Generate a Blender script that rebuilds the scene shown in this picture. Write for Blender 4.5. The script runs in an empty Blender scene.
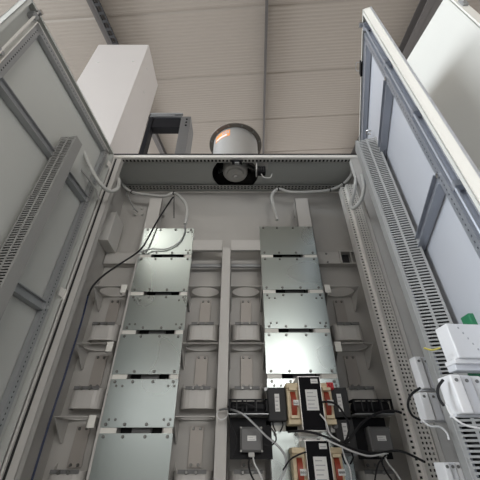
import bpy, bmesh, math, random
from mathutils import Vector, Matrix
random.seed(4)
C = bpy.context.scene.collection
S = bpy.context.scene
# ------------------------------------------------------------------ camera model
TH = math.radians(35.5); CZ = 0.45; F = 309.6
ct, st = math.cos(TH), math.sin(TH)
def at(px, py, Y):
    e = TH + math.atan((240-py)/F)
    h = Y*math.tan(e); d = Y*ct + h*st
    return Vector(((px-240)*d/F, Y, CZ+h))
def zat(py, Y): return at(240, py, Y).z
def xs(slope, Y): return slope*Y/st

# ------------------------------------------------------------------ materials
MATS = {}
def mat(name, col, rough=.5, metal=0., bump=0., bscale=40., var=0., vscale=6., spec=.5, col2=None, emit=None, estr=0):
    if name in MATS: return MATS[name]
    m = bpy.data.materials.new(name); m.use_nodes = True
    nt = m.node_tree; b = nt.nodes['Principled BSDF']
    b.inputs['Base Color'].default_value = (*col, 1)
    b.inputs['Roughness'].default_value = rough; b.inputs['Metallic'].default_value = metal
    b.inputs['Specular IOR Level'].default_value = spec
    tc = nt.nodes.new('ShaderNodeTexCoord')
    if var > 0:
        n = nt.nodes.new('ShaderNodeTexNoise'); n.inputs['Scale'].default_value = vscale; n.inputs['Detail'].default_value = 1 if metal > .9 else 5
        nt.links.new(tc.outputs['Object'], n.inputs['Vector'])
        mx = nt.nodes.new('ShaderNodeMix'); mx.data_type = 'RGBA'
        c2 = col2 or tuple(c*(1-var) for c in col)
        mx.inputs[6].default_value = (*col, 1); mx.inputs[7].default_value = (*c2, 1)
        nt.links.new(n.outputs['Fac'], mx.inputs[0]); nt.links.new(mx.outputs[2], b.inputs['Base Color'])
        if metal > .5:
            mr = nt.nodes.new('ShaderNodeMapRange'); mr.inputs[3].default_value = rough*.75; mr.inputs[4].default_value = rough*1.35
            nt.links.new(n.outputs['Fac'], mr.inputs[0]); nt.links.new(mr.outputs[0], b.inputs['Roughness'])
    if bump > 0:
        n2 = nt.nodes.new('ShaderNodeTexNoise'); n2.inputs['Scale'].default_value = bscale
        nt.links.new(tc.outputs['Object'], n2.inputs['Vector'])
        bp = nt.nodes.new('ShaderNodeBump'); bp.inputs['Strength'].default_value = bump
        nt.links.new(n2.outputs['Fac'], bp.inputs['Height']); nt.links.new(bp.outputs['Normal'], b.inputs['Normal'])
    if emit:
        b.inputs['Emission Color'].default_value = (*emit, 1); b.inputs['Emission Strength'].default_value = estr
    MATS[name] = m; return m
M_cab   = mat('light_grey_paint', (.53,.515,.49), .42, var=.06)
M_cabin = mat('interior_grey_paint', (.47,.455,.43), .45, var=.08, bump=.03, bscale=120)
M_roof  = mat('roof_sheet_grey', (.42,.43,.41), .45, var=.08)
M_doorL = mat('left_door_enamel_shaded', (.52,.53,.505), .38, var=.04)  # same door paint, the weaker light on this side put into the colour
M_doorR = mat('right_door_enamel_daylit', (.60,.615,.66), .36, var=.04)  # same door paint, bluish daylight put into the colour
M_edge  = mat('off_white_lip', (.74,.73,.68), .4)
M_prof  = mat('steel_profile', (.42,.43,.44), .38, .55, var=.15)
M_profR = mat('steel_profile_daylit', (.42,.44,.49), .36, .55, var=.15)  # same steel as the left door, tinted for the bluish daylight
M_steel = mat('bright_steel', (.72,.72,.72), .25, 1., var=.1)
M_zinc  = mat('galvanised_zinc', (.46,.495,.475), .27, 1., var=.25, vscale=3.2, col2=(.33,.375,.365))
M_zinc2 = mat('galvanised_rail', (.86,.84,.80), .35, .25, var=.15)
M_bolt  = mat('bolt_steel', (.22,.22,.21), .4, .8)
M_dark  = mat('dark_recess', (.012,.012,.013), .7)  # near black that stands in for shade in gaps and holes
M_black = mat('black_plastic', (.008,.008,.010), .55, bump=.02, spec=.22)
M_core  = mat('black_core', (.005,.005,.007), .7, var=.2, spec=.15)
M_rub   = mat('black_rubber', (.014,.014,.016), .6, spec=.3)
M_grey  = mat('choke_grey', (.05,.05,.052), .65, var=.1, spec=.25)
M_box   = mat('grey_box_plastic', (.15,.15,.15), .5, var=.06)
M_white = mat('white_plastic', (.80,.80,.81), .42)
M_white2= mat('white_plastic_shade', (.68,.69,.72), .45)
M_conduit=mat('grey_conduit', (.50,.50,.48), .5)
M_duct  = mat('grey_pvc', (.42,.42,.41), .5, var=.05)
M_ductL = mat('dark_grey_pvc', (.30,.30,.29), .5, var=.05)
M_paper = mat('label_paper', (.75,.75,.73), .7)
M_ink   = mat('ink', (.42,.42,.44), .7)
M_gold  = mat('coil_paper', (.82,.69,.47), .55, var=.3, vscale=25)
M_red   = mat('red_winding', (.38,.06,.03), .45, var=.3, vscale=30)
M_redc  = mat('red_plastic', (.62,.02,.03), .4)
M_green = mat('green_board', (.03,.22,.10), .45, var=.2)
M_blue  = mat('blue_cable', (.006,.016,.06), .45)
M_wcab  = mat('white_cable', (.66,.66,.66), .5)
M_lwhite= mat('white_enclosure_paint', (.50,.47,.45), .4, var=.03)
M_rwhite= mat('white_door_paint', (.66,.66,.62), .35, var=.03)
M_alu   = mat('fan_duct_metal', (.62,.62,.61), .42, .8, var=.15)
M_rail  = mat('roof_rail_grey', (.50,.50,.48), .42, .3)
M_strap = mat('strap_grey', (.40,.37,.34), .45, .2, var=.12)
M_boxl  = mat('light_box_paint', (.62,.61,.58), .42)
M_flange= mat('flange_brown_grey', (.13,.115,.10), .5, .3)
M_orange= mat('orange_tone', (.85,.34,.12), .4)
M_yel   = mat('yellow_green_wire', (.60,.52,.10), .5)
M_ceil  = mat('ceiling_sheet', (.33,.29,.25), .65, var=.08, vscale=1.)
M_beam  = mat('painted_beam', (.11,.10,.095), .6, var=.1)
M_floor = mat('concrete_floor', (.36,.35,.33), .6, var=.25, vscale=3.)
M_wall  = mat('hall_wall', (.28,.27,.26), .7)
M_motor = mat('motor_grey', (.42,.41,.39), .45, var=.1)

# ------------------------------------------------------------------ mesh builder
def wmat(o):
    m = o.matrix_basis.copy()
    return wmat(o.parent) @ o.matrix_parent_inverse @ m if o.parent else m
class MB:
    def __init__(s): s.bm = bmesh.new()
    def hexa(s, pts):
        v = [s.bm.verts.new(p) for p in pts]
        for f in ((0,1,2,3),(7,6,5,4),(0,4,5,1),(1,5,6,2),(2,6,7,3),(3,7,4,0)): s.bm.faces.new([v[i] for i in f])
    def box(s, x0,x1,y0,y1,z0,z1, M=None):
        p = [Vector(q) for q in ((x0,y0,z0),(x1,y0,z0),(x1,y1,z0),(x0,y1,z0),(x0,y0,z1),(x1,y0,z1),(x1,y1,z1),(x0,y1,z1))]
        if M: p = [M @ q for q in p]
        s.hexa(p); return s
    def prism(s, poly, a0, a1, axis='z', M=None):
        def mk(p, a):
            if axis == 'z': q = Vector((p[0],p[1],a))
            elif axis == 'y': q = Vector((p[0],a,p[1]))
            else: q = Vector((a,p[0],p[1]))
            return M @ q if M else q
        A = [s.bm.verts.new(mk(p,a0)) for p in poly]; B = [s.bm.verts.new(mk(p,a1)) for p in poly]
        n = len(poly); s.bm.faces.new(A); s.bm.faces.new(B[::-1])
        for i in range(n): s.bm.faces.new((A[i],B[i],B[(i+1)%n],A[(i+1)%n]))
        return s
    def lathe(s, prof, M=None, n=32, closed=False):        # prof: (r, z)
        rings = []
        for r,z in prof:
            if r < 1e-6: q = Vector((0,0,z)); rings.append([s.bm.verts.new(M@q if M else q)])
            else:
                ring = []
                for k in range(n):
                    a = 2*math.pi*k/n; q = Vector((r*math.cos(a), r*math.sin(a), z)); ring.append(s.bm.verts.new(M@q if M else q))
                rings.append(ring)
        prs = list(zip(rings, rings[1:]))
        if closed: prs.append((rings[-1], rings[0]))
        for a,b in prs:
            if len(a)==1 and len(b)==1: continue
            if len(a)==1:
                for k in range(n): s.bm.faces.new((a[0], b[(k+1)%n], b[k]))
            elif len(b)==1:
                for k in range(n): s.bm.faces.new((a[k], a[(k+1)%n], b[0]))
            else:
                for k in range(n): s.bm.faces.new((a[k], a[(k+1)%n], b[(k+1)%n], b[k]))
        return s
    def tube(s, pts, r, n=8, smooth=True, rib=0):
        pts = [Vector(p) for p in pts]
        if smooth and len(pts) > 2:
            out = []
            P = [pts[0]]+pts+[pts[-1]]
            for i in range(1, len(P)-2):
                for t in [k/8 for k in range(8)]:
                    a,b,c,d = P[i-1],P[i],P[i+1],P[i+2]
                    out.append(.5*((2*b)+(c-a)*t+(2*a-5*b+4*c-d)*t*t+(3*b-a-3*c+d)*t**3))
            out.append(pts[-1]); pts = out
        if rib:
            L = [0]
            for a,b in zip(pts, pts[1:]): L.append(L[-1]+(b-a).length)
            tot = L[-1]; N = max(4,int(tot/rib)); q = []; j = 0
            for k in range(N+1):
                d = tot*k/N
                while j < len(L)-2 and L[j+1] < d: j += 1
                q.append(pts[j].lerp(pts[j+1], (d-L[j])/max(1e-9, L[j+1]-L[j])))
            pts = q
        up = None; prev = None
        for i,p in enumerate(pts):
            t = (pts[min(i+1,len(pts)-1)]-pts[max(i-1,0)]).normalized()
            if up is None: up = t.orthogonal().normalized()
            up = (up - t*up.dot(t)).normalized(); w = t.cross(up)
            rr = r*(1+(.10 if i%2 else -.06)) if rib else r
            ring = [s.bm.verts.new(p + rr*(math.cos(2*math.pi*k/n)*up + math.sin(2*math.pi*k/n)*w)) for k in range(n)]
            if prev:
                for k in range(n): s.bm.faces.new((prev[k], prev[(k+1)%n], ring[(k+1)%n], ring[k]))
            else: s.bm.faces.new(ring[::-1])
            prev = ring
        s.bm.faces.new(prev); return s
    def ladder(s, x0,x1,y0,y1,z0,z1, ncol, pitch, fill=.45, bar=.25, M=None, along='z'):
        """a slotted strip: solid long bars with rungs between them, the holes are open"""
        W = x1-x0; bw = W*bar/(ncol+1); hw = (W - bw*(ncol+1))/ncol
        def bx(a0,a1,c0,c1):
            if along == 'z': s.box(a0,a1,y0,y1,c0,c1,M)
            else: s.box(c0,c1,y0,y1,a0,a1,M)
        for c in range(ncol+1): 
            a = x0 + c*(bw+hw); bx(a, a+bw, z0, z1)
        n = int((z1-z0)/pitch)
        for c in range(ncol):
            a = x0+bw+c*(bw+hw)
            for k in range(n+1):
                q0 = z0+k*pitch; q1 = min(z1, q0+pitch*fill)
                if q1 > q0: bx(a, a+hw, q0, q1)
        return s
    def build(s, name, m, parent=None, bevel=0., smooth=False):
        bmesh.ops.recalc_face_normals(s.bm, faces=s.bm.faces)
        me = bpy.data.meshes.new(name); s.bm.to_mesh(me); s.bm.free()
        if smooth:
            for p in me.polygons: p.use_smooth = True
        me.materials.append(m)
        o = bpy.data.objects.new(name, me); C.objects.link(o)
        if parent is not None:
            o.parent = parent
            o.matrix_parent_inverse = wmat(parent).inverted()
        if bevel:
            b = o.modifiers.new('bevel','BEVEL'); b.width = bevel; b.segments = 2; b.limit_method = 'ANGLE'
        if smooth:
            e = o.modifiers.new('split','EDGE_SPLIT'); e.split_angle = math.radians(38)
        return o
def tag(o, label=None, cat=None, group=None, kind=None):
    if label: o['label'] = label
    if cat: o['category'] = cat
    if group: o['group'] = group
    if kind: o['kind'] = kind
    return o
def thing(name, loc, label, cat, group=None):
    o = bpy.data.objects.new(name, None); C.objects.link(o); o.location = loc; o.empty_display_size = .05
    return tag(o, label, cat, group)
def copy_tree(o, parent=None):
    c = o.copy(); C.objects.link(c)
    if parent is not None: c.parent = parent
    for ch in [q for q in bpy.data.objects if q.parent == o and q.name in C.objects]: copy_tree(ch, c)
    return c
RY = Matrix.Rotation(math.pi/2, 4, 'X')      # local z -> -Y (towards the viewer)
def T(x,y,z): return Matrix.Translation((x,y,z))

# ------------------------------------------------------------------ the hall (setting)
tag(MB().box(-12,12,-10,14,-.1,0).build('floor', M_floor), kind='structure')
# corrugated sloping ceiling, turned 3.5 degrees and rising away
CM = Matrix.Rotation(math.radians(-3.3), 4, 'Z') @ T(0,0,5.2) @ Matrix.Rotation(math.radians(14.6), 4, 'X')
bm = bmesh.new(); rows = []; y = -9.0
while y < 11:
    ph = ((y-1.65) % 1.1)
    for dy, dz in ((0,0),(.021,0),(.028,.0025),(.047,.0025)):
        zz = dz + (.012 if ph < .054 and dy < .03 else 0)
        rows.append([bm.verts.new(CM @ Vector((x, y+dy, zz))) for x in (-11, 11)])
    y += .055
for a,b in zip(rows, rows[1:]): bm.faces.new((a[0],a[1],b[1],b[0]))
top = [bm.verts.new(CM @ Vector((x,yy,.15))) for x,yy in ((-11,-9),(11,-9),(11,rows and 11),(-11,11))]
bm.faces.new(top)
me = bpy.data.meshes.new('ceiling'); bm.to_mesh(me); bm.free(); me.materials.append(M_ceil)
o = bpy.data.objects.new('ceiling', me); C.objects.link(o); tag(o, kind='structure')
def rafter(x, w, h, n, fl=.012):
    mb = MB()
    mb.box(x-w/2, x+w/2, -9, 11, -h, -h+fl, CM).box(x-w/2, x+w/2, -9, 11, -fl, 0, CM).box(x-.006, x+.006, -9, 11, -h, 0, CM)
    return tag(mb.build('trim_%d'%n, M_beam), kind='structure')
rafter(-2.07, .10, .14, 1); rafter(.275, .035, .12, 2); rafter(2.50, .20, .20, 3)
# cable tray fixed below the left rafter
mb = MB()
mb.box(-2.02,-2.01,-3,2.4,-.19,-.15,CM).box(-1.95,-1.94,-3,2.4,-.19,-.15,CM)
for k in range(49): mb.box(-2.01,-1.95,-3+k*.11,-2.965+k*.11,-.19,-.18,CM)
tag(mb.build('cable_tray', M_grey), 'metal ladder cable tray fixed along the dark rafter in the upper left of the ceiling', 'cable tray')
# hall walls at the ends (behind the viewer with windows)
tag(MB().box(-12,12,-10.1,-10,0,1.3).box(-12,12,-10.1,-10,2.8,6).build('wall_rear', M_wall), kind='structure')

# ------------------------------------------------------------------ cabinet
XL, XR, YF, YB, ZT, ZB = -.86, .80, 1.36, 1.70, 2.11, .10
cab = thing('electrical_cabinet', (0, 1.53, 0), 'large open light grey electrical cabinet with both doors swung out towards the viewer', 'cabinet')
MB().box(XL,XR,YB,YB+.012,ZB,ZT).build('back_panel', M_cabin, cab)
MB().box(XL-.012,XL,YF,YB+.012,ZB,ZT).build('side_panel', M_cabin, cab)
MB().box(XR,XR+.012,YF,YB+.012,ZB,ZT).build('side_panel', M_cabin, cab)
MB().box(XL,XR,YF,YB,ZB-.02,ZB).build('base_panel', M_cab, cab)
MB().box(XL,XR,YF+.02,YB-.02,0,ZB-.02).build('plinth', M_black, cab)
# roof with a round opening, truncated by the two rails
FX, FY, FR = -.034, 1.525, .168
ya, yb = YF+.012, YB-.006
mb = MB(); n = 48
def roof_sheet(mb, z0, z1):
    outer = []; inner = []
    for k in range(n):
        a = 2*math.pi*k/n; c, s_ = math.cos(a), math.sin(a)
        r = FR - .004
        ix = FX + r*c; iy = min(max(FY + r*s_, ya+.014), yb-.03)
        # square outline around the opening
        t = 1/max(abs(c), abs(s_)); ox = FX + .20*t*c; oy = FY + (yb-FY if s_ > 0 else FY-ya)*t*s_
        outer.append((ox,oy)); inner.append((ix,iy))
    for k in range(n):
        j = (k+1)%n
        mb.hexa([Vector((*inner[k],z0)),Vector((*outer[k],z0)),Vector((*outer[j],z0)),Vector((*inner[j],z0)),
                 Vector((*inner[k],z1)),Vector((*outer[k],z1)),Vector((*outer[j],z1)),Vector((*inner[j],z1))])
    mb.box(XL, FX-.20, ya, yb, z0, z1).box(FX+.20, XR, ya, yb, z0, z1)
roof_sheet(mb, ZT-.004, ZT)
MB_roof = mb.build('roof_panel', M_roof, cab)
MB().box(XL-.012,XR+.012,YF-.006,YF+.012,ZT-.022,ZT+.004).build('roof_edge', M_zinc2, cab)
MB().box(XL-.012,XR+.012,YF-.010,YF+.004,ZT+.004,ZT+.012).build('roof_seal', M_black, cab)
# perforated rails under the roof, front and rear
for (y0, y1, z1) in ((YF+.012, YF+.045, ZT-.012), (YB-.085, YB-.035, ZT-.012)):
    mb = MB(); mb2 = None
    W = y1-y0; k = 0; x = XL+.03
    mb.box(XL,XR,y0,y0+W*.18,z1-.003,z1).box(XL,XR,y1-W*.18,y1,z1-.003,z1)
    mid = 2 if W > .04 else 1
    if mid == 2: mb.box(XL,XR,y0+W*.46,y0+W*.54,z1-.003,z1)
    while x < XR:
        mb.box(x, x+.011, y0, y1, z1-.003, z1); x += .025
    mb.box(XL,XR,y0,y0+.002,z1-.008,z1)
    mb.build('perforated_rail', M_rail, cab)
    MB().box(XL+.01,XR-.01,y0+.004,y1-.002,z1+.001,z1+.004).build('rail_hole_shade', M_dark, cab)  # dark strip put in as shade behind the rail holes
# front posts
for x0,x1 in ((XL-.012,-.785),(.735,XR+.012)):
    MB().box(x0,x1,YF,YF+.003,ZB,ZT-.022).box(x0 if x0>0 else x1-.003, x0+.003 if x0>0 else x1, YF, YF+.035, ZB, ZT-.022).build('front_post', M_cab, cab, bevel=.001)
# sealing strips on posts (dark line + bright line)
MB().box(XL-.006,XL+.012,YF-.012,YF,ZB,ZT-.03).build('door_seal', M_rub, cab)
MB().box(XL+.024,XL+.033,YF-.012,YF-.008,ZB,ZT-.03).box(XL+.024,XL+.026,YF-.012,YF,ZB,ZT-.03).build('gutter_strip', M_zinc2, cab)
MB().box(XL+.034,XL+.044,YF-.002,YF-.001,ZB,ZT-.03).build('gutter_gap', M_dark, cab)
MB().box(XR-.012,XR+.006,YF-.012,YF,ZB,ZT-.03).build('door_seal', M_rub, cab)
# rear right perforated corner profile: two faces
mb = MB()
mb.ladder(.705,.735,1.548,1.552,ZB,ZT-.10,1,.020,fill=.55,bar=.6)
mb.ladder(.740,.796,1.520,1.524,ZB,ZT-.10,3,.018,fill=.5,bar=.55)
mb.box(.733,.741,1.520,1.552,ZB,ZT-.10)
mb.box(.703,.706,1.548,1.60,ZB,ZT-.10)
mb.build('perforated_post', M_zinc2, cab)
MB().box(.706,.79,1.556,1.56,ZB,ZT-.10).build('post_hole_shade', M_dark, cab)  # dark sheet standing in for the shade behind the post holes
# ribs of the frame behind: horizontal channels on the back panel
zc0, zc1 = zat(264,1.66), zat(252,1.66)
mb = MB()
mb.box(XL+.005,.64,1.66,1.663,zc0,zc1).box(XL+.005,.73,1.66,YB,zc1-.003,zc1).box(XL+.005,.73,1.66,YB,zc0,zc0+.003)
mb.build('horizontal_channel', M_cab, cab)
mb = MB(); mb.box(.63,.73,1.650,1.66,zc0-.003,zc0+.003).box(.63,.73,1.650,1.66,zc1-.003,zc1+.003).box(.63,.64,1.650,1.66,zc0,zc1).box(.70,.706,1.650,1.66,zc0,zc1)
mb.build('channel_bracket', M_cab, cab)
MB().box(.642,.70,1.690,1.695,zc0+.003,zc1-.003).build('channel_end_opening', M_grey, cab)
for zz in (zc0+.014,zc1-.014):
    MB().lathe([(0,.004),(.006,.004),(.007,0)], M=T(.55,1.66,zz) @ RY, n=8).build('bolt', M_bolt, cab)
MB().box(.742,.797,1.66,1.664,zc0,zc1).build('channel_end', M_cab, cab)
MB().box(.738,.742,1.655,1.664,zc0-.004,zc1+.004).box(.738,.797,1.655,1.664,zc1,zc1+.004).box(.738,.797,1.655,1.664,zc0-.004,zc0).build('channel_gasket', M_grey, cab)
YP = 1.56
# vertical struts
zs = zat(198, YP)
STR = [(xs(-.230,YP), xs(-.197,YP), zs), (xs(-.125,YP), xs(-.110,YP), zat(232,YP)), (xs(-.0405,YP), xs(-.020,YP), zat(247,YP)),
       (xs(.047,YP), xs(.062,YP), zat(232,YP)), (xs(.139,YP), xs(.173,YP), zs)]
for i,(x0,x1,z1) in enumerate(STR):
    mb = MB(); mb.box(x0,x1,YP,YP+.003,ZB,z1).box(x0,x0+.003,YP,YP+.05,ZB,z1).box(x1-.003,x1,YP,YP+.05,ZB,z1).box(x0,x1,YP,YP+.05,z1-.003,z1)
    mb.box(x0,x1,YP+.05,YB,ZB+.1,ZB+.16)
    mb.box(x0+.01,x1-.01,YP+.05,YB,z1-.06,z1-.01)
    mb.build('support_strut', M_cab, cab)
# front cross bar between the columns
b1, b0 = zat(240,YP-.002), zat(250,YP-.002)
MB().box(xs(-.110,YP),xs(-.0405,YP),YP-.002,YP+.02,b0,b1).build('cross_bar', M_cab, cab)
MB().box(xs(-.0200,YP),xs(.047,YP),YP-.002,YP+.02,b0,b1).build('cross_bar', M_cab, cab)
MB().box(xs(-.125,YP)+.01,xs(.062,YP)-.01,1.645,1.66,zat(267,1.65),zat(264.5,1.65)).build('tie_rail', M_prof, cab)

# ------------------------------------------------------------------ doors (parts of the cabinet)
def door_matrix(hx, hy, fx, fy, side):
    u = Vector((fx-hx, fy-hy, 0)); L = u.length; u.normalize()
    nrm = Vector((-u.y, u.x, 0)) if side < 0 else Vector((u.y, -u.x, 0))
    M = Matrix(((u.x, nrm.x, 0, hx), (u.y, nrm.y, 0, hy), (0,0,1,0), (0,0,0,1)))
    return M, L
def door_pt(M, L, px, py, n=0.):
    # intersect the view ray with the plane of the door at offset n
    P = M @ Vector((0,n,0)); N = M.to_3x3() @ Vector((0,1,0))
    v = (240-py)/F; h = (px-240)/F
    d = Vector((h, ct - v*st, st + v*ct)); o_ = Vector((0,0,CZ))
    t = (P-o_).dot(N)/d.dot(N); q = M.inverted() @ (o_ + d*t)
    return q
ML, LL = door_matrix(-.853,1.345,-.937,.488,-1)
MR, LR = door_matrix(.806,1.345,.570,.530,1)
def make_door(M, L, side, mdoor, mprof, mlip, bars, z0, z1):
    d = MB().box(.0,L,-.022,-.014,z0,z1,M).build('door', mdoor, cab)
    d['label'] = 'left door, standing open towards the viewer' if side < 0 else 'right door, standing open towards the viewer'
    # lips
    mb = MB(); mb.box(L-.004,L,-.022,.016,z0,z1,M).box(0,L,-.022,.016,z1-.004,z1,M).box(0,.004,-.022,.016,z0,z1,M).box(0,L,-.022,.016,z0,z0+.004,M)
    mb.box(L-.018,L,.013,.016,z0,z1,M).box(0,L,.013,.016,z1-.012,z1,M)
    mb.build('door_lip', mlip, d)
    if side > 0: MB().box(L-.040,L-.026,-.014,.004,z0+.02,z1-.02,M).box(.02,L-.03,-.014,.004,z1-.034,z1-.022,M).build('seal', M_rub, d)
    # tubular frame of perforated steel
    fu = L-.085; 
    mb = MB(); w = .032
    for (a,b) in ((fu-w, fu),(.055,.055+w)):
        mb.box(a,b,-.010,.012,z0+.05,z1-.05,M)
        mb.ladder(a,b,.0125,.014,z0+.05,z1-.05,1,.018,fill=.6,bar=.82,M=M)
        mb.box(a-.012,a,-.010,-.004,z0+.05,z1-.05,M)
    for zz in (z1-.05, z0+.05+w):
        mb.box(.055,fu,-.010,.012,zz-w,zz,M)
        mb.ladder(zz-w,zz,.0125,.014,.055,fu,1,.018,fill=.6,bar=.82,M=M,along='x')
    mb.build('frame_profile', mprof, d)
    for (a,b) in ((fu-w, fu),(.055,.055+w)): MB().box(a+.004,b-.004,.0121,.0126,z0+.06,z1-.06,M).build('hole_shade', M_dark, d)  # dark strips under the perforations stand in for shade in the holes
    MB().box(.06,fu-.005,.0121,.0126,z1-.05-w+.004,z1-.054,M).build('hole_shade', M_dark, d)
    for zz in bars:
        mb = MB(); mb.box(.087,fu-w,-.012,.008,zz-.020,zz+.020,M)
        mb.box(.087,fu-w,.008,.020,zz-.020,zz-.016,M).box(.087,fu-w,.008,.020,zz+.016,zz+.020,M)
        mb.build('cross_rail', mprof, d)
        for uu in (.07, fu-w/2):
            mb = MB(); mb.lathe([(0,.006),(.008,.006),(.008,0)], M=M @ T(uu,.014,zz) @ Matrix.Rotation(-math.pi/2,4,'X'), n=12)
            mb.build('bolt', M_steel, d)
    # latch rod with guides
    mb = MB(); mb.tube([M @ Vector((L-.060,.012,z0+.02)), M @ Vector((L-.060,.012,z1-.012))], .005, 8, smooth=False)
    mb.build('latch_rod', M_zinc2 if side < 0 else mprof, d)
    k = z0+.25
    while k < z1:
        MB().box(L-.072,L-.048,-.014,.016,k,k+.02,M).build('rod_guide', mprof, d); k += .34
    MB().box(L-.075,L-.045,-.014,.018,z1-.045,z1-.025,M).build('rod_guide', mprof, d)
    MB().box(L-.070,L-.050,.0,.03,z1-.012,z1+.004,M).build('latch_hook', M_steel, d)
    # bright folded edge of the frame towards the rod
    MB().box(fu+.002,fu+.006,-.014,.016,z0+.05,z1-.05,M).box(.055,fu,.012,.017,z1-.050,z1-.046,M).build('bright_trim', M_zinc2 if side < 0 else mprof, d)
    # hinges
    for k in (z0+.12, 1.07, 1.97):
        mb = MB(); mb.tube([M @ Vector((-.004,.010,k)), M @ Vector((-.004,.010,k+.05))], .008, 10, smooth=False)
        mb.box(.0,.03,.014,.018,k+.005,k+.045,M).build('hinge', M_zinc2, d)
    return d
zbarL = [door_pt(ML,LL,20,113,0).z, door_pt(ML,LL,32,300,0).z]
zbarR = [door_pt(MR,LR,387,110,0).z, door_pt(MR,LR,431,214,0).z, door_pt(MR,LR,431,214,0).z-.66]
print('bars', zbarL, zbarR)
dL = make_door(ML, LL, -1, M_doorL, M_prof, M_doorL, zbarL, ZB+.01, ZT+.005)
dR = make_door(MR, LR, 1, M_doorR, M_profR, M_edge, zbarR, ZB+.01, ZT+.005)
# lock block at the top lip of the right door
q = door_pt(MR, LR, 360, 58, .0)
mb = MB(); uq = min(max(q.x,.1),LR-.1)
mb.box(uq-.035,uq+.035,.0,.022,ZT-.02,ZT+.012,MR)
mb.build('lock_block', M_black, dR)
MB().tube([MR@Vector((uq-.02,.014,ZT+.012)),MR@Vector((uq-.02,.034,ZT+.025)),MR@Vector((uq+.02,.034,ZT+.025)),MR@Vector((uq+.02,.014,ZT+.012))],.002,6).build('wire_clip', M_prof, dR)
q = door_pt(MR, LR, 371, 134, .0)
MB().tube([MR@Vector((q.x,0,q.z)),MR@Vector((q.x,.02,q.z+.01)),MR@Vector((q.x+.02,.02,q.z+.01)),MR@Vector((q.x+.02,0,q.z))],.004,6).build('duct_clip', M_steel, dR)

# slotted cable ducts on the doors
def cable_duct(M, u_near, h, w, z0, z1, m, label):
    """u_near: the wall nearest the free edge (towards the viewer)"""
    P = M @ Vector((u_near-w/2, 0, z0)); t = thing('cable_duct', P, label, 'cable duct', 'slotted cable ducts on the open doors')
    u0, u1 = u_near-w, u_near
    B = .008
    MB().box(u0,u1,B,B+.003,z0,z1,M).build('base', m, t)
    for uu in (u1-.003, u0):
        # rungs stand out of the door plane: local n is the width of the strip
        R = M @ Matrix(((0,1,0,uu),(1,0,0,0),(0,0,1,0),(0,0,0,1)))
        MB().ladder(B,h-.004,0,.003,z0,z1,2,.0118,fill=.48,bar=.26,M=R).build('slotted_wall', m, t)
    MB().box(u0-.002,u1+.002,h-.004,h,z0,z1,M).build('cover', m, t)
    MB().box(u0+.006,u1-.006,B+.003,h*.7,z0+.02,z1-.02,M).build('inner_shade', M_dark, t)  # dark filler put in for the shade inside the duct
    return t
def u_for_slope(M, slope, n=.0):
    # find u where X = slope*Y/st on the door plane at offset n
    a = M @ Vector((0,n,0)); u = M.to_3x3() @ Vector((1,0,0)); k = slope/st
    return (k*a.y - a.x)/(u.x - k*u.y)
uL = u_for_slope(ML, -.532, .008); uR = u_for_slope(MR, .412, .008)
pL = ML @ Vector((uL,0,0)); pR = MR @ Vector((uR,0,0))
zdL = zat(140, pL.y-.0); zdR = zat(136, pR.y)
print('ducts', uL, uR, pL, pR, zdL, zdR)
cable_duct(ML, uL+.015, .092, .05, .22, zdL, M_ductL, 'grey slotted cable duct running down the inside of the left door')
cable_duct(MR, uR, .108, .06, .22, zdR, M_duct, 'light grey slotted cable duct running down the inside of the right door')

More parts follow.
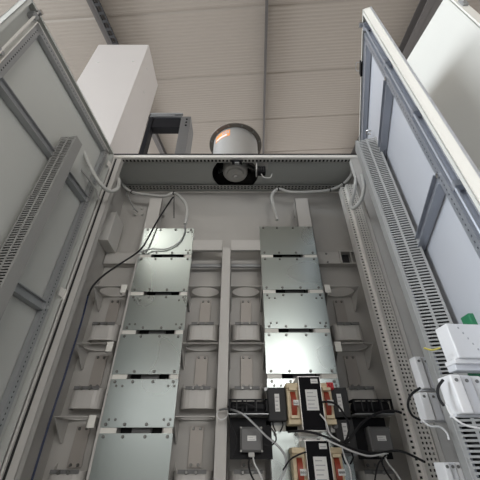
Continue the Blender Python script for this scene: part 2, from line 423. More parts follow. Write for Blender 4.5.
# ------------------------------------------------------------------ zinc cover plates
bolt_src = None
def bolt_mesh():
    bm_ = MB(); bm_.lathe([(0,.006),(.0055,.006),(.007,.004),(.007,0)], M=RY, n=8); o = bm_.build('bolt', M_bolt); me = o.data
    bpy.data.objects.remove(o); return me
BM_ME = bolt_mesh()
def add_bolt(parent, x, y, z, sc=1., name='bolt'):
    b = bpy.data.objects.new(name, BM_ME); C.objects.link(b); b.parent = parent
    b.location = Vector((x,y,z)) - parent.location; b.scale = (sc,sc,sc)
cols = {'left': (xs(-.2245,YP), xs(-.107,YP), [229,256.5,294,332.5,377,430.7,500]),
        'right': (xs(.0465,YP), xs(.1715,YP), [227,256.5,291.8,331,376.5,428.5,500])}
ordn = ['topmost','second','third','fourth','fifth','sixth']
plates = []
for side,(x0,x1,ys) in cols.items():
    zz = [zat(y,YP) for y in ys]
    for i in range(6):
        ztop = zz[i] - (.010 if i else 0); zbot = zz[i+1] + .011
        extra = {('left',0):', glaring and crossed by a cable', ('right',4):', carrying the upper transformer', ('right',5):', carrying the lower transformer'}.get((side,i),'')
        t = thing('cover_plate', ((x0+x1)/2, YP-.004, zbot),
                  'steel cover plate, %s down the %s column%s' % (ordn[i], side, extra) if i else 'topmost galvanised steel cover plate of the %s column%s' % (side, extra),
                  'plate', 'galvanised cover plates in two columns')
        sh = .0015*((i*7)%3-1)
        MB().box(x0+sh,x1+sh,YP-.006,YP-.003,zbot,ztop).build('sheet', M_zinc, t, bevel=.0008)
        w = x1-x0
        for fz in (ztop-.012, zbot+.012):
            for fx in (.07,.33,.63,.93): add_bolt(t, x0+w*fx+sh, YP-.006, fz)
        if i in (2,4) or (side=='right' and i==2) or (side=='left' and i==0):
            for fz in (ztop-.030, zbot+.030):
                for fx in ((.10,.19,.86,.95) if i else (.88,.96)): add_bolt(t, x0+w*fx+sh, YP-.006, fz, .8)
        MB().box(x0+.012,x1-.012,YP-.003,YP+.002,ztop-.02,ztop-.016).build('stiffener', M_zinc, t)
    # black box put in as shade behind the joints, plus light end pieces
    a = thing('joint_shade_box', ((x0+x1)/2, 1.66, zz[-1]), 'dark box put in as shade behind the %s column of cover plates' % side, 'housing', 'shade boxes behind the plates')
    MB().box(x0+.03,x1-.03,1.612,1.655,.30,zz[0]-.05).build('body', M_dark, a)
    for i in range(1,6):
        MB().box(x0+.003,x0+.072,YP-.0025,YP-.0005,zz[i]-.020,zz[i]+.020).build('joint_strip', M_edge, a)
        MB().box(x1-.04 if side=='left' else x1-.075,x1-.003,YP-.0025,YP-.0005,zz[i]-.020,zz[i]+.020).build('joint_strip', M_edge, a)
        MB().box(x0+.13,x1-.10,1.585,1.60,zz[i]-.02,zz[i]+.02).build('heat_sink_bar', M_box, a)

# ------------------------------------------------------------------ duct holders (shelf + strap + scoop)
zrow = [1.246, .930, .610]
def make_bracket(cx, w, zt, side_wings, label, group='air guide brackets on the back panel'):
    t = thing('air_guide_bracket', (cx, 1.70, zt-.30), label, 'bracket', group)
    r = min(.078, w/2-.008); cy = 1.628; ry = .060
    mb = MB(); n = 40; y0, y1 = 1.556, 1.697
    for k in range(n):
        def pts(k):
            a = 2*math.pi*k/n; c,s_ = math.cos(a), math.sin(a)
            tt = 1/max(abs(c),abs(s_)); return (cx+r*c, cy+ry*s_), (cx + (w/2)*tt*c, cy + ((y1-cy) if s_>0 else (cy-y0))*tt*s_)
        i0,o0 = pts(k); i1,o1 = pts((k+1)%n)
        z0,z1 = zt-.003, zt
        mb.hexa([Vector((*i0,z0)),Vector((*o0,z0)),Vector((*o1,z0)),Vector((*i1,z0)),Vector((*i0,z1)),Vector((*o0,z1)),Vector((*o1,z1)),Vector((*i1,z1))])
    mb.build('shelf', M_cab, t)
    for sx, nm in ((-1,'l'),(1,'r')):
        xx = cx + sx*w/2
        mb = MB(); mb.prism([(y0,zt),(y1,zt),(y1,zt-.095),(y1-.02,zt-.095)], xx-.0015, xx+.0015, 'x')
        mb.build('gusset', M_cab, t)
    # strap
    s_ = MB().box(cx-.031,cx+.031,1.684,1.690,zt-.185,zt-.028).build('strap', M_strap, t, bevel=.001)
    for dx in (-.016,.016):
        for dz in (-.038,-.175):
            b = bpy.data.objects.new('bolt', BM_ME); C.objects.link(b); b.parent = t; b.location = Vector((cx+dx,1.684,zt+dz)) - t.location
    # scoop: bowed sheet with pointed side wings and a slotted rim
    mb = MB(); zt2, zb2 = zt-.195, zt-.283
    N = 14; out = []
    for k in range(N+1):
        a = math.pi*k/N; out.append((cx - (w/2-.004)*math.copysign(abs(math.cos(a))**.55, math.cos(a)), 1.697-.085*math.sin(a)**.6))
    inn = [(cx+(x-cx)*.97, y+.003) for x,y in out]
    for k in range(N):
        rise = .022 if k in (0,N-1) else 0
        p = [Vector((*out[k],zb2)),Vector((*out[k+1],zb2)),Vector((*inn[k+1],zb2)),Vector((*inn[k],zb2)),
             Vector((*out[k],zt2+(.03 if k==0 else 0))),Vector((*out[k+1],zt2+(.03 if k==N-1 else 0))),Vector((*inn[k+1],zt2+(.03 if k==N-1 else 0))),Vector((*inn[k],zt2+(.03 if k==0 else 0)))]
        mb.hexa(p)
    mb.build('scoop', M_cab, t)
    mb = MB(); mb.box(cx-.060,cx+.060,1.606,1.610,zt-.204,zt-.190)
    mb.build('clamp_strip', M_box, t)
    for dx in (-.022,.018):
        b = bpy.data.objects.new('nut', BM_ME); C.objects.link(b); b.parent = t; b.location = Vector((cx+dx,1.606,zt-.199)) - t.location; b.scale = (1.15,1.15,1.15)
    return t
bc = [('far left', -.730, .17, 'left of the left plate column'), ('centre left', -.200, .182, 'just left of the centre rail'),
      ('centre right', .034, .170, 'just right of the centre rail'), ('far right', .578, .172, 'right of the right plate column')]
rown = ['upper','middle','lower']
for nm, cx, w, where in bc:
    for i,z in enumerate(zrow):
        if i == 2 and nm in ('centre right','far right'): extra = ', behind a fan'
        else: extra = ''
        make_bracket(cx, w, z, 1, '%s grey bracket with round hole %s%s' % (rown[i], where, extra))
# rounded top guide over centre brackets: white tab clips at the outer edges
def clip(x, y, z, label):
    t = tag(MB().box(x-.014,x+.020,y,y+.004,z-.045,z+.003).box(x-.014,x-.011,y,y+.03,z-.045,z+.003).build('mounting_clip', M_edge), label, 'clip', 'pale mounting clips beside the plates')
for i,z in enumerate(zrow[:3]):
    clip(-.648, 1.548, z, 'pale bent clip at the left edge of the left plate column, %s of three' % rown[i])
for i,z in enumerate(zrow[:2]):
    clip(.480, 1.548, z, 'pale bent clip at the right edge of the right plate column, %s of two' % rown[i])

# small enclosure on left side wall
t = thing('junction_box', (-.83,1.6,1.53), 'small light grey box fixed on the left side wall inside the cabinet', 'box')
MB().box(-.858,-.800,1.52,1.665,zat(240,1.52),zat(212,1.52)).build('body', M_boxl, t, bevel=.003)
MB().box(-.800,-.796,1.517,1.668,zat(240,1.52)-.003,zat(212,1.52)+.003).build('lid', M_boxl, t, bevel=.001)

# ------------------------------------------------------------------ roof fan
t = thing('roof_fan', (FX, FY, ZT), 'round roof fan with galvanised duct and dark flange rising above the cabinet roof', 'fan')
M0 = T(FX,FY,0)
MB().lathe([(FR,ZT-.0),(FR,ZT+.325),(FR-.004,ZT+.325),(FR-.004,ZT-.0)], M=M0, n=64, closed=True).build('duct', M_alu, t, smooth=True)
MB().lathe([(FR,ZT+.315),(.200,ZT+.315),(.202,ZT+.32),(.200,ZT+.325),(FR,ZT+.325)], M=M0, n=64, closed=True).build('flange', M_flange, t)
for k in range(12):
    a = 2*math.pi*(k+.5)/12
    b = MB().lathe([(0,-.006),(.007,-.006),(.007,0)], M=T(FX+.186*math.cos(a),FY+.186*math.sin(a),ZT+.315), n=8).build('flange_bolt', M_bolt, t)
MB().lathe([(0,ZT+.30),(.09,ZT+.30),(.09,ZT+.31),(0,ZT+.31)], M=M0, n=32).build('fan_cap', M_black, t)
MB().lathe([(FR-.0055,ZT+.004),(FR-.0055,ZT+.30),(FR-.0045,ZT+.30),(FR-.0045,ZT+.004)], M=M0, n=64, closed=True).build('dark_sleeve', M_black, t, smooth=True)  # black sleeve added to keep the inside of the duct dark
hub = MB().lathe([(0,ZT-.008),(.020,ZT-.008),(.024,ZT-.012),(.05,ZT-.012),(.060,ZT-.010),(.064,ZT+.002),(.080,ZT+.006),(.088,ZT+.02),(.090,ZT+.14),(0,ZT+.14)], M=M0, n=40).build('motor_hub', M_motor, t, smooth=True)
for k in range(7):
    a = 2*math.pi*k/7
    R = M0 @ T(0,0,ZT+.17) @ Matrix.Rotation(a,4,'Z') @ Matrix.Rotation(math.radians(35),4,'X')
    MB().box(.085,.160,-.035,.035,-.002,.002,R).build('blade', M_black, t)
MB().lathe([(.0,ZT-.014),(.010,ZT-.014),(.010,ZT-.008)], M=M0, n=6).build('shaft_nut', M_steel, t)
mb = MB()
for a in (0.4, 2.5, 4.6):
    R = M0 @ Matrix.Rotation(a,4,'Z'); mb.box(.09,.165,-.006,.006,ZT+.12,ZT+.15,R)
mb.build('support_arm', M_prof, t)
# curved orange patch on the duct, with pale stripe and dark marks
def patch(a0,a1,z0,z1,r,m,name,par):
    mb = MB(); N=10
    for k in range(N):
        p=[]
        for rr in (r, r+.0008):
            for a in (a0+(a1-a0)*k/N, a0+(a1-a0)*(k+1)/N): p.append((FX+rr*math.cos(a), FY+rr*math.sin(a)))
        q=[p[0],p[1],p[3],p[2]]
        mb.hexa([Vector((*c,z0)) for c in q]+[Vector((*c,z1)) for c in q])
    return mb.build(name, m, par)
duct_patch = patch(math.radians(212), math.radians(257), ZT+.225, ZT+.295, FR+.0003, M_orange, 'orange_patch', t)
duct_patch['label'] = 'orange patch with a pale stripe and dark marks'
patch(math.radians(216), math.radians(250), ZT+.232, ZT+.250, FR+.0013, M_paper, 'patch_stripe', duct_patch)
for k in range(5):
    patch(math.radians(236+k*4), math.radians(238.4+k*4), ZT+.255+.004*(k%2), ZT+.285, FR+.0013, M_ink, 'patch_mark', duct_patch)
# switch box and bracket beside the fan
t2 = thing('limit_switch', (.18,1.42,ZT-.05), 'small black switch on a pale bracket beside the roof fan opening', 'switch')
p = at(261,170,1.45)
MB().box(p.x-.03,p.x+.03,1.43,1.47,ZT-.075,ZT-.02).build('body', M_black, t2, bevel=.003)
MB().box(p.x-.036,p.x-.030,1.40,1.47,ZT-.085,ZT-.005).box(p.x-.04,p.x+.05,1.40,1.47,ZT-.008,ZT-.005).build('bracket', M_cab, t2)
for k in range(3): MB().box(p.x-.02+k*.016,p.x-.012+k*.016,1.426,1.43,ZT-.065,ZT-.035).build('terminal', M_grey, t2)
MB().tube([(p.x+.0,1.45,ZT-.075),(p.x+.02,1.46,ZT-.10),(p.x+.06,1.46,ZT-.10),(p.x+.075,1.46,ZT-.06)], .004, 6).build('lead', M_conduit, t2)
t3 = thing('latch_catch', (-.02,1.39,ZT-.02), 'small black catch at the middle of the cabinet roof edge', 'catch')
MB().box(-.055,.015,1.372,1.405,ZT-.035,ZT-.022).build('body', M_black, t3, bevel=.003)
MB().box(-.035,-.005,1.378,1.395,ZT-.045,ZT-.035).build('tongue', M_prof, t3)

# ------------------------------------------------------------------ transformers and chokes on the right column
def label_print(par, x0,x1,y,z0,z1, rows_, mcard=M_paper):
    l = MB().box(x0,x1,y-.0006,y,z0,z1).build('type_label', mcard, par)
    mb = MB(); h = (z1-z0)/(rows_*2+1)
    for k in range(rows_):
        zz = z0+h*(2*k+1); mb.box(x0+(x1-x0)*.12, x0+(x1-x0)*(.85-.2*((k*5)%3)/2), y-.001, y-.0006, zz, zz+h*.45)
    mb.build('print', M_ink, l)
def transformer(cx, zc, label):
    t = thing('transformer', (cx, YP-.006, zc-.1), label, 'transformer', 'transformers on the right column')
    yf = 1.435
    core = MB().box(cx-.045,cx+.045,yf,YP-.012,zc-.098,zc+.098).build('core', M_core, t, bevel=.002)
    mb = MB()
    for zz in (zc-.102, zc+.098): mb.box(cx-.048,cx+.048,yf+.01,YP-.008,zz,zz+.004)
    mb.box(cx-.05,cx+.05,YP-.010,YP-.006,zc-.115,zc+.115)
    mb.box(cx-.047,cx-.045,yf+.0,YP-.008,zc-.1,zc+.1).box(cx+.045,cx+.047,yf,YP-.008,zc-.1,zc+.1)
    mb.build('frame', M_zinc2, t)
    label_print(t, cx-.022, cx+.028, yf, zc-.030, zc+.048, 5)
    label_print(t, cx+.006, cx+.036, yf, zc+.072, zc+.090, 1)
    for sx in (-1,1):
        a = cx + sx*.045; b = cx + sx*.098
        x0,x1 = min(a,b), max(a,b)
        # coil former: two end flanges, windings bulging out between
        mb = MB(); mb.box(x0,x1,yf+.020,YP-.02,zc+.058,zc+.078).box(x0,x1,yf+.020,YP-.02,zc-.078,zc-.058)
        mb.box(x0+.002,x1-.002,yf+.03,YP-.03,zc-.058,zc+.058)
        mb.build('coil_former', M_gold, t, bevel=.003)
        mb = MB(); prof=[]
        for k in range(13):
            a_=math.pi*k/12; prof.append((yf+.035-.022*math.sin(a_), zc-.052+.104*k/12))
        mb.prism(prof+[(YP-.04,zc+.052),(YP-.04,zc-.052)], x0+ (x1-x0)*.32, x0+(x1-x0)*.72, 'x')
        mb.build('winding', M_red, t)
        for dz in (.052,-.052):
            MB().box(x0+.01,x1-.01,yf+.004,yf+.02,zc+dz-.005,zc+dz+.005).build('insulation', M_gold, t)
        mb = MB(); mb.box(x0+.024,x1-.004,yf+.010,yf+.020,zc-.010,zc+.010)
        mb.build('terminal_block', M_paper, t)
        for k in range(3):
            MB().lathe([(0,.006),(.004,.006),(.004,0)], M=T(x0+.029+k*.007,yf+.010,zc) @ RY, n=8).build('terminal_screw', M_bolt, t)
    for dx in (-.03,.03):
        MB().lathe([(0,.012),(.006,.012),(.007,0)], M=T(cx+dx,YP-.012,zc+.106) @ RY, n=6).build('bolt', M_bolt, t)
transformer(.297, .648, 'black transformer with cream coils, upper of the two on the right column')
transformer(.299, .415, 'black transformer with cream coils, lower of the two on the right column')
def choke(cx, zc, label, m):
    t = thing('filter_choke', (cx,YP-.01,zc-.065), label, 'choke', 'grey filter blocks beside the transformers')
    MB().box(cx-.039,cx+.039,1.49,YP-.008,zc-.064,zc+.064).build('case', m, t, bevel=.004)
    label_print(t, cx-.010, cx+.010, 1.49, zc-.030, zc+.038, 4)
    for za in (zc-.074, zc+.060): MB().box(cx-.048,cx+.048,YP-.012,YP-.007,za,za+.014).build('mounting_foot', M_prof, t)
    for dx in (-.02,.02): MB().tube([(cx+dx,1.52,zc-.062),(cx+dx,1.515,zc-.08),(cx+dx*.5,1.53,zc-.10)],.003,6).build('lead', M_rub, t)
choke(.160, .650, 'dark grey block with upright cream label left of the upper transformer', M_grey)
choke(.430, .650, 'dark grey block with white label right of the upper transformer', M_grey)
choke(.432, .540, 'dark grey block tangled in cables right of the transformers', M_grey)
# red connector
t = thing('red_connector', (.41,1.47,.72), 'red plug connector at the upper right of the upper transformer', 'connector')
MB().box(.372,.405,1.455,1.49,.700,.728).build('housing', M_redc, t, bevel=.003)
for k in range(3): MB().box(.375+k*.010,.381+k*.010,1.449,1.455,.704,.724).build('key', M_redc, t)
# round nut terminal
t = thing('round_terminal', (.415,1.5,.60), 'small grey terminal with a round knob right of the upper transformer', 'terminal')
MB().box(.375,.415,1.50,1.54,.545,.590).build('body', M_conduit, t, bevel=.002)
MB().lathe([(0,.012),(.010,.012),(.013,0)], M=T(.395,1.50,.568) @ RY, n=16).build('knob', M_box, t)

# ------------------------------------------------------------------ compact fans + grey capacitor boxes
def fan_unit(cx, w, label):
    t = thing('compact_fan', (cx,1.56,.59), label, 'fan', 'compact fans under the brackets')
    z0,z1 = .612,.664; y0,y1 = 1.46,1.545
    mb = MB(); h = w/2
    for zz in (z0, z1-.005): mb.box(cx-h,cx+h,y0,y0+.012,zz,zz+.005).box(cx-h,cx+h,y1-.012,y1,zz,zz+.005).box(cx-h,cx-h+.012,y0,y1,zz,zz+.005).box(cx+h-.012,cx+h,y0,y1,zz,zz+.005)
    for dx in (-h,-h*.33,h*.33,h-.008): mb.box(cx+dx,cx+dx+.008,y0+.002,y0+.010,z0,z1)
    mb.build('frame', M_black, t)
    MB().lathe([(.075,z0+.004),(.075,z1-.004),(.070,z1-.004),(.070,z0+.004)], M=T(cx,(y0+y1)/2+.03,0)@Matrix.Scale(w/.17,4), n=32, closed=True).build('venturi', M_black, t) if False else None
    MB().box(cx-h+.006,cx+h-.006,y0+.014,y1-.004,z0+.006,z1-.006).build('rotor_housing', M_black, t, bevel=.012)
    for k in range(3): MB().box(cx-h*.6+k*h*.5,cx-h*.6+k*h*.5+.004,y0-.001,y0+.002,z0+.006,z1-.006).build('rib', M_grey, t)
    MB().box(cx-h-.002,cx+h+.002,1.462,1.555,.607,.610).build('mounting_plate', M_prof, t)
    return t
def cap_box(cx, label, ml, e=.088):
    t = thing('capacitor_box', (cx,1.55,.475), label, 'box', 'grey moulded boxes below the compact fans')
    MB().box(cx-.088,cx+e,1.548,1.553,.455,.604).build('back_plate', M_black, t)
    MB().box(cx-.046,cx+.046,1.50,1.548,.478,.566).build('case', M_box, t, bevel=.006)
    MB().box(cx-.040,cx+.040,1.495,1.50,.484,.560).build('lid', M_box, t, bevel=.003)
    label_print(t, cx-.016,cx+.020,1.495,.516,.534,2,ml)
    for dx in (-.042,.042):
        for zz in (.482,.562): add_bolt(t, cx+dx, 1.5, zz, .7)
    MB().box(cx-.012,cx+.012,1.505,1.53,.462,.478).build('cable_gland', M_conduit, t, bevel=.002)
    MB().tube([(cx-.006,1.515,.462),(cx-.012,1.51,.44),(cx-.005,1.50,.41),(cx+.02,1.50,.37)],.0035,6).build('lead', M_rub, t)
    MB().tube([(cx+.006,1.515,.462),(cx+.012,1.51,.44),(cx+.03,1.50,.41),(cx+.05,1.50,.37)],.0035,6).build('lead', M_wcab, t)
fan_unit(.034,.165,'black compact fan under the bracket right of the centre rail')
fan_unit(.560,.165,'black compact fan below the far right bracket near the perforated post')
cap_box(.046,'grey moulded box with small white label right of the centre rail', M_paper)
cap_box(.575,'grey moulded box with cream label near the perforated post', M_paper, .052)

# ------------------------------------------------------------------ relay modules at lower right
def ray_at(px,py,Y): return at(px,py,Y)
def module(px0,px1,py0,py1,Y,dep,kind,label,tilt=-.25):
    a = at(px0,py1,Y); b = at(px1,py0,Y); c = at((px0+px1)/2,(py0+py1)/2,Y)
    w = abs(b.x-a.x); h = abs(b.z-a.z)
    t = thing('relay_module', (c.x,Y+dep/2,c.z-h/2), label, 'module', 'white terminal modules at the lower right')
    R = T(c.x,Y,c.z) @ Matrix.Rotation(tilt,4,'Z')
    hw, hh = w/2, h/2
    if kind == 'relay':
        MB().box(-hw,hw,0,dep,-hh*.55,hh,R).build('housing', M_white, t, bevel=.003)
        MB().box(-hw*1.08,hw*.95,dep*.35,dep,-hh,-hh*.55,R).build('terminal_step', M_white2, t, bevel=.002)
        MB().box(-hw*1.12,hw*.9,dep*.15,dep,-hh*.75,-hh*.55,R).build('terminal_ledge', M_white, t, bevel=.002)
        MB().box(-hw*.2,hw*1.1,dep,dep+.006,-hh*1.15,hh*1.2,R).build('circuit_board', M_green, t)
        for k in range(6): MB().box(-hw*.55+k*hw*.12,-hw*.50+k*hw*.12,-.001,0,hh*.75-k*hh*.24,hh*.83-k*hh*.24,R).build('indicator', M_ink, t)
    else:
        n = {'ribs4':4,'ribs3':3}[kind]
        for k in range(n):
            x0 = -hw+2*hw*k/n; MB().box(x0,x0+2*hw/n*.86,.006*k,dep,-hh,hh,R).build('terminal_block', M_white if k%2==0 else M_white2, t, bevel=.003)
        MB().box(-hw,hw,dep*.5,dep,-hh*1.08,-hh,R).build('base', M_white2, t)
        for k in range(n):
            x0 = -hw+2*hw*(k+.4)/n; MB().lathe([(0,.002),(.004,.002),(.004,0)], M=R @ T(x0,.006*k,hh*.7) @ RY, n=10).build('screw', M_bolt, t)
    return t
module(463,492,323,368,.80,.05,'relay','white relay module with a row of dark dots on green board', .08)
module(463,499,374,413,.78,.05,'ribs4','large ribbed white terminal module below the dotted relay module', .08)
module(424,438,356,388,1.12,.04,'ribs3','narrow white terminal block left of the slotted duct, upper of two', .05)
module(427,450,392,420,1.08,.04,'ribs3','ribbed white terminal block left of the slotted duct, lower of two', .05)
module(452,464,462,492,1.05,.05,'ribs3','pale terminal block at the bottom edge left of the right door duct', .05)
t = thing('green_terminal', at(478,308,.86), 'green terminal strip at the right edge above the white relay module', 'terminal')
p = at(482,322,.88)
MB().box(p.x-.045,p.x+.05,.86,.90,p.z-.025,p.z+.02).build('body', M_green, t, bevel=.003)
for k in range(4): MB().box(p.x-.024+k*.018,p.x-.014+k*.018,.853,.86,p.z+.005,p.z+.02).build('terminal', M_steel, t)

# ------------------------------------------------------------------ hoses and cables
def P3(l): return [at(*q) for q in l]
def hose(pts, r, m, name, label, cat, group=None, rib=0, ties=()):
    t = MB().tube(P3(pts), r, 10 if r > .006 else 7, rib=rib).build(name, m, smooth=True)
    tag(t, label, cat, group)
    for i in ties:
        p = at(*pts[i]); d = (at(*pts[min(i+1,len(pts)-1)])-at(*pts[max(i-1,0)])).normalized()
        R = T(*p) @ d.to_track_quat('Z','Y').to_matrix().to_4x4()
        MB().lathe([(r*1.02,-.004),(r*1.25,-.004),(r*1.25,.004),(r*1.02,.004)], M=R, n=12, closed=True).box(r*1.1,r*1.8,-.003,.003,-.003,.003,R).build('cable_tie', M_rub, t)
    return t
G='grey flexible conduits'
hose([(78,136,1.15),(84,152,1.15),(92,170,1.18),(100,183,1.22),(109,191,1.28),(117,189,1.33),(119,181,1.38),(115,173,1.45)], .0105, M_conduit, 'conduit', 'light grey conduit looping from the left door into the cabinet top corner', 'conduit', G, rib=.008)
hose([(70,150,1.16),(78,165,1.17),(88,178,1.20),(96,190,1.25),(99,200,1.28)], .006, M_ductL, 'conduit', 'thin grey conduit beside the looping one on the left door', 'conduit', G)
hose([(115,172,1.60),(122,184,1.60),(132,192,1.60),(150,195,1.60),(165,196,1.60),(174,193,1.60),(183,200,1.58),(187,210,1.55),(185,224,1.54)], .0105, M_conduit, 'conduit', 'grey conduit arching over the topmost left plate under the roof', 'conduit', G, rib=.008, ties=(2,5))
hose([(277,220,1.54),(274,208,1.56),(272,196,1.58),(278,189,1.58),(290,192,1.58),(310,192,1.58),(330,190,1.58),(343,184,1.55),(351,175,1.50),(352,166,1.45)], .0105, M_conduit, 'conduit', 'pale grey conduit running under the roof from the topmost right plate to the right corner', 'conduit', G, rib=.008, ties=(3,6,7))
hose([(354,163,1.40),(356,175,1.38),(354,192,1.35),(351,204,1.30),(354,208,1.27),(361,200,1.22),(364,186,1.2),(362,174,1.18)], .0105, M_conduit, 'conduit', 'pale grey conduit hanging in a loop beside the right door duct', 'conduit', G, rib=.008)
hose([(122,178,1.62),(128,196,1.62),(134,208,1.63),(138,212,1.66)], .005, M_ductL, 'wire', 'thin grey wire hanging in the upper left inner corner', 'wire')
hose([(173,197,1.55),(163,212,1.54),(155,225,1.53),(147,240,1.52),(139,251,1.52),(120,264,1.50),(104,275,1.48),(93,286,1.47),(88,296,1.46)], .0052, M_rub, 'cable', 'black cable crossing in front of the topmost left plate down to the side wall', 'cable')
hose([(185,224,1.54),(184,234,1.545),(178,243,1.545),(166,249,1.545),(152,249,1.54),(139,252,1.525)], .004, M_prof, 'cable', 'thin grey cable curving across the glaring topmost left plate', 'cable')
hose([(88,296,1.46),(84,312,1.5),(79,330,1.5),(72,352,1.5),(64,378,1.5),(55,405,1.5),(44,440,1.5),(30,486,1.5)], .0045, M_blue, 'cable', 'dark blue cable running down along the left side wall', 'cable')
hose([(174,196,1.6),(174,205,1.6),(174,218,1.6)], .003, M_rub, 'cable_tie_tail', 'short black tie end hanging above the topmost left plate', 'cable tie')
W='wires among the transformers'
hose([(219,410,1.53),(226,409,1.50),(236,411,1.45),(244,415,1.44),(254,424,1.44),(266,436,1.44),(278,446,1.44),(285,456,1.43),(286,466,1.43),(280,480,1.43)], 0.0043, M_prof, 'cable', 'grey cable from the centre rail clip curving down past the grey moulded box', 'cable', W)
hose([(219,410,1.53),(217,414,1.5),(219,419,1.5),(224,419,1.5),(228,414,1.5),(226,409,1.5)], 0.0029, M_wcab, 'cable_clip', 'round pale clip holding cables on the centre rail', 'clip')
hose([(228,407,1.50),(236,405,1.47),(246,404,1.45),(256,408,1.45)], 0.0036, M_rub, 'cable', 'black cable bunch leading into the compact fan at the centre rail', 'cable', W)
hose([(229,412,1.50),(231,424,1.49),(236,436,1.48),(236,446,1.48),(232,458,1.48)], 0.0022, M_rub, 'wire', 'thin black wire left of the grey moulded box at the centre rail', 'wire', W)
hose([(288,432,1.42),(300,431,1.40),(314,433,1.39),(328,438,1.39),(344,445,1.40),(360,451,1.42),(378,453,1.44),(400,451,1.42),(425,462,1.35)], 0.0043, M_rub, 'cable', 'black cable bundle sweeping between the two transformers to the perforated post', 'cable', W)
hose([(326,440,1.385),(340,446,1.39),(354,452,1.40),(370,456,1.42),(388,453,1.44)], 0.0032, M_wcab, 'cable', 'white cable under the black bundle right of the transformers', 'cable', W)
hose([(344,446,1.42),(352,436,1.42),(360,425,1.43),(370,417,1.45),(382,412,1.46),(394,411,1.46),(402,413,1.45)], 0.0050, M_rub, 'cable', 'thick black cable rising over the far right compact fan', 'cable', W)
hose([(322,402,1.42),(330,402,1.41),(337,405,1.41),(344,414,1.41),(349,426,1.41),(346,440,1.41),(338,444,1.41)], 0.0043, M_rub, 'cable', 'black cable curving right of the upper transformer', 'cable', W)
hose([(320,414,1.43),(326,422,1.42),(330,434,1.41),(340,441,1.41)], 0.0029, M_wcab, 'wire', 'pale wire beside the upper transformer core', 'wire', W)
hose([(268,425,1.46),(274,432,1.45),(276,440,1.44),(270,446,1.44),(264,444,1.44)], 0.0029, M_rub, 'wire', 'thin black wire looping below the upper left filter block', 'wire', W)
hose([(342,448,1.42),(345,458,1.42),(350,470,1.42),(352,486,1.42)], 0.0029, M_wcab, 'wire', 'pale wire hanging down right of the lower transformer', 'wire', W)
hose([(386,455,1.44),(378,465,1.44),(374,486,1.44)], 0.0029, M_rub, 'wire', 'black wire hanging below the far right grey moulded box', 'wire', W)
hose([(283,470,1.42),(290,460,1.40),(298,455,1.40),(306,452,1.40)], 0.0029, M_rub, 'wire', 'black wire lying over the coil of the lower transformer', 'wire', W)
hose([(420,388,1.05),(411,395,1.04),(408,405,1.04),(412,415,1.05),(420,420,1.06)], .0035, M_rub, 'cable', 'black cable looping left of the ribbed white terminal blocks', 'cable')
hose([(422,420,1.04),(430,426,1.03),(440,427,1.03),(447,433,1.03),(449,440,1.03)], .003, M_wcab, 'wire', 'white wire curving below the ribbed terminal blocks', 'wire')
hose([(446,404,.77),(450,413,.765),(458,421,.76),(468,426,.76),(484,429,.76)], .0022, M_wcab, 'wire', 'white wire curving below the large ribbed module on the right', 'wire')
hose([(443,380,.78),(438,388,.78),(439,398,.78),(444,406,.78)], .0032, M_rub, 'cable', 'black cable behind the large ribbed module beside the duct', 'cable')
hose([(424,348,.80),(432,350,.80),(440,348,.80)], 0.0022, M_yel, 'wire', 'short yellow green wire left of the dotted relay module', 'wire')
# knobs on the back panel upper left
for k,(px,py) in enumerate(((134,209),(142,209),(135,215),(142,215))):
    p = at(px,py,1.70)
    tag(MB().lathe([(0,.012),(.006,.012),(.010,.006),(.010,0)], M=T(p.x,1.70,p.z) @ RY, n=10).build('cable_gland', M_conduit),
        'small pale gland on the back panel in the upper left inner corner', 'cable gland', 'glands in the upper left inner corner')

# ------------------------------------------------------------------ neighbours
t = thing('tall_enclosure', (-1.14,1.57,0), 'tall white steel enclosure rising behind the open left door', 'enclosure')
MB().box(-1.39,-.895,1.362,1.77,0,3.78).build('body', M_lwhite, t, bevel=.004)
for (px,py) in ((98,62),(133,61)):
    p = at(px,py,1.36); MB().lathe([(0,.003),(.010,.003),(.012,0)], M=T(p.x,1.362,p.z) @ RY, n=14).build('plug', M_conduit, t)
for (y,z) in ((1.47,3.52),(1.55,3.25)): MB().lathe([(0,.003),(.010,.003),(.012,0)], M=T(-.895,y,z) @ Matrix.Rotation(math.pi/2,4,'Y'), n=14).build('plug', M_conduit, t)
# right neighbour with open door
t = thing('neighbour_cabinet', (1.35,1.6,0), 'white cabinet standing to the right with its tall door open towards the viewer', 'cabinet')
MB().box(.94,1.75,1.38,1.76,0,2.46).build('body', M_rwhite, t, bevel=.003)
zN = 2.45
mb = MB(); mb.hexa([Vector(p) for p in ((.93,1.36,.1),(1.085,.585,.1),(1.110,.585,.1),(.955,1.36,.1),(.93,1.36,zN),(1.085,.585,zN),(1.110,.585,zN),(.955,1.36,zN))])
d = mb.build('door', M_rwhite, t, bevel=.002)
mb = MB(); mb.box(1.110,1.135,.575,.595,.1,zN); mb.box(1.083,1.135,.572,.580,.1,zN); mb.build('door_lip', M_edge, d, bevel=.002)
for z in (2.30,2.02):
    mb = MB(); mb.box(1.095,1.120,.560,.572,z-.03,z+.03).tube([(1.09,.555,z-.02),(1.075,.545,z),(1.09,.555,z+.02)],.004,6)
    mb.build('hinge', M_prof, d)

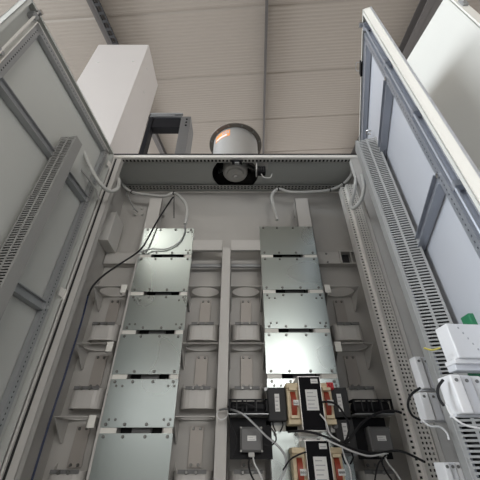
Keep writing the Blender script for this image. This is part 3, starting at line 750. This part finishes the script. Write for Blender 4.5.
# gantry frame behind the cabinet
t = thing('gantry_frame', (-.45,2.4,0), 'black steel gantry frame behind the cabinet left of the roof fan', 'frame')
YG = 2.30
a = at(149,127,YG); b = at(181,118,YG)
MB().box(a.x,b.x,YG,YG+.10,a.z,b.z).build('beam', M_black, t, bevel=.004)
a = at(151,120,YG)
zr = b.z
mb = MB(); mb.box(a.x-.02,b.x+.02,YG-.02,YG+.12,zr+.02,zr+.05)
mb.box(a.x-.02,b.x+.02,YG-.02,YG-.01,zr+.01,zr+.08).box(a.x-.02,b.x+.02,YG+.11,YG+.12,zr+.01,zr+.08)
for k in range(12): mb.box(a.x+k*.025,a.x+k*.025+.015,YG-.022,YG-.018,zr+.02,zr+.07)
mb.build('cable_chain', M_prof, t)
x0 = at(149,120,YG).x
MB().box(x0,x0+.05,YG-.01,YG+.09,0,b.z).build('post', M_black, t)
MB().box(x0-.07,x0-.055,YG+.02,YG+.06,0,b.z).build('rail', M_prof, t)
MB().box(x0-.02,x0+.0,YG+.02,YG+.06,0,b.z).build('rail', M_beam, t)
c0 = at(177,155,YG-.1); c1 = at(190,118,YG-.1)
h = MB().box(c1.x-.10,c1.x+.015,YG-.12,YG+.12,c0.z-.1,c1.z).build('drive_box', M_box, t, bevel=.004); h['label'] = 'grey drive box with a column of dark buttons'
for k in range(3): MB().lathe([(0,.006),(.012,.006),(.012,0)], M=T(c1.x-.03,YG-.12,c1.z-.06-.06*k) @ RY, n=14).build('button', M_black, h)

# high-bay lamps of the hall, behind and beside the viewer
M_lamp = mat('lamp_tube', (1,1,1), .5, emit=(1,.96,.88), estr=7)
def lamp(x, y, label, L=1.4, W=.09):
    z = 5.2 + .26*y - .35
    t = thing('ceiling_lamp', (x,y,z), label, 'lamp', 'strip lamps under the hall ceiling')
    MB().box(x-W,x+W,y-L/2,y+L/2,z,z+.08).build('housing', M_white, t)
    MB().box(x-W+.015,x+W-.015,y-L/2+.03,y+L/2-.03,z-.02,z).build('diffuser', M_lamp, t)
lamp(-1.62,-2.3,'strip lamp above and behind the viewer, to the left', .8, .42)
lamp(1.3,-6.1,'strip lamp above and behind the viewer, to the right', 1.6)

# ------------------------------------------------------------------ light
w = bpy.data.worlds.new('world'); S.world = w; w.use_nodes = True
w.node_tree.nodes['Background'].inputs[0].default_value = (1,.99,.985,1); w.node_tree.nodes['Background'].inputs[1].default_value = 1.38
def area(name, loc, tgt, sx, sy, e, col):
    l = bpy.data.lights.new(name, 'AREA'); l.shape = 'RECTANGLE'; l.size = sx; l.size_y = sy; l.energy = e; l.color = col
    o = bpy.data.objects.new(name, l); C.objects.link(o); o.location = loc
    o.rotation_euler = (Vector(tgt)-Vector(loc)).to_track_quat('-Z','Y').to_euler(); return o
area('left_window_daylight', (-7,-1.5,2.6), (.6,1,1.4), 4, 2.5, 430, (.86,.93,1))
area('rear_window_daylight', (2.4,-7,2.9), (.2,1.5,1.2), 4, 2.0, 150, (1,.98,.95))

cd = bpy.data.cameras.new('camera'); cam = bpy.data.objects.new('camera', cd); C.objects.link(cam)
cd.sensor_width = 36; cd.sensor_fit = 'HORIZONTAL'; cd.lens = F/480*36; cd.clip_start = .02
cam.location = (0,0,CZ); cam.rotation_euler = (math.pi/2+TH, 0, 0)
S.camera = cam
S.view_settings.view_transform = 'Standard'; S.view_settings.look = 'None'
S.view_settings.exposure = .6; S.view_settings.gamma = 1; S.view_settings.use_curve_mapping = False
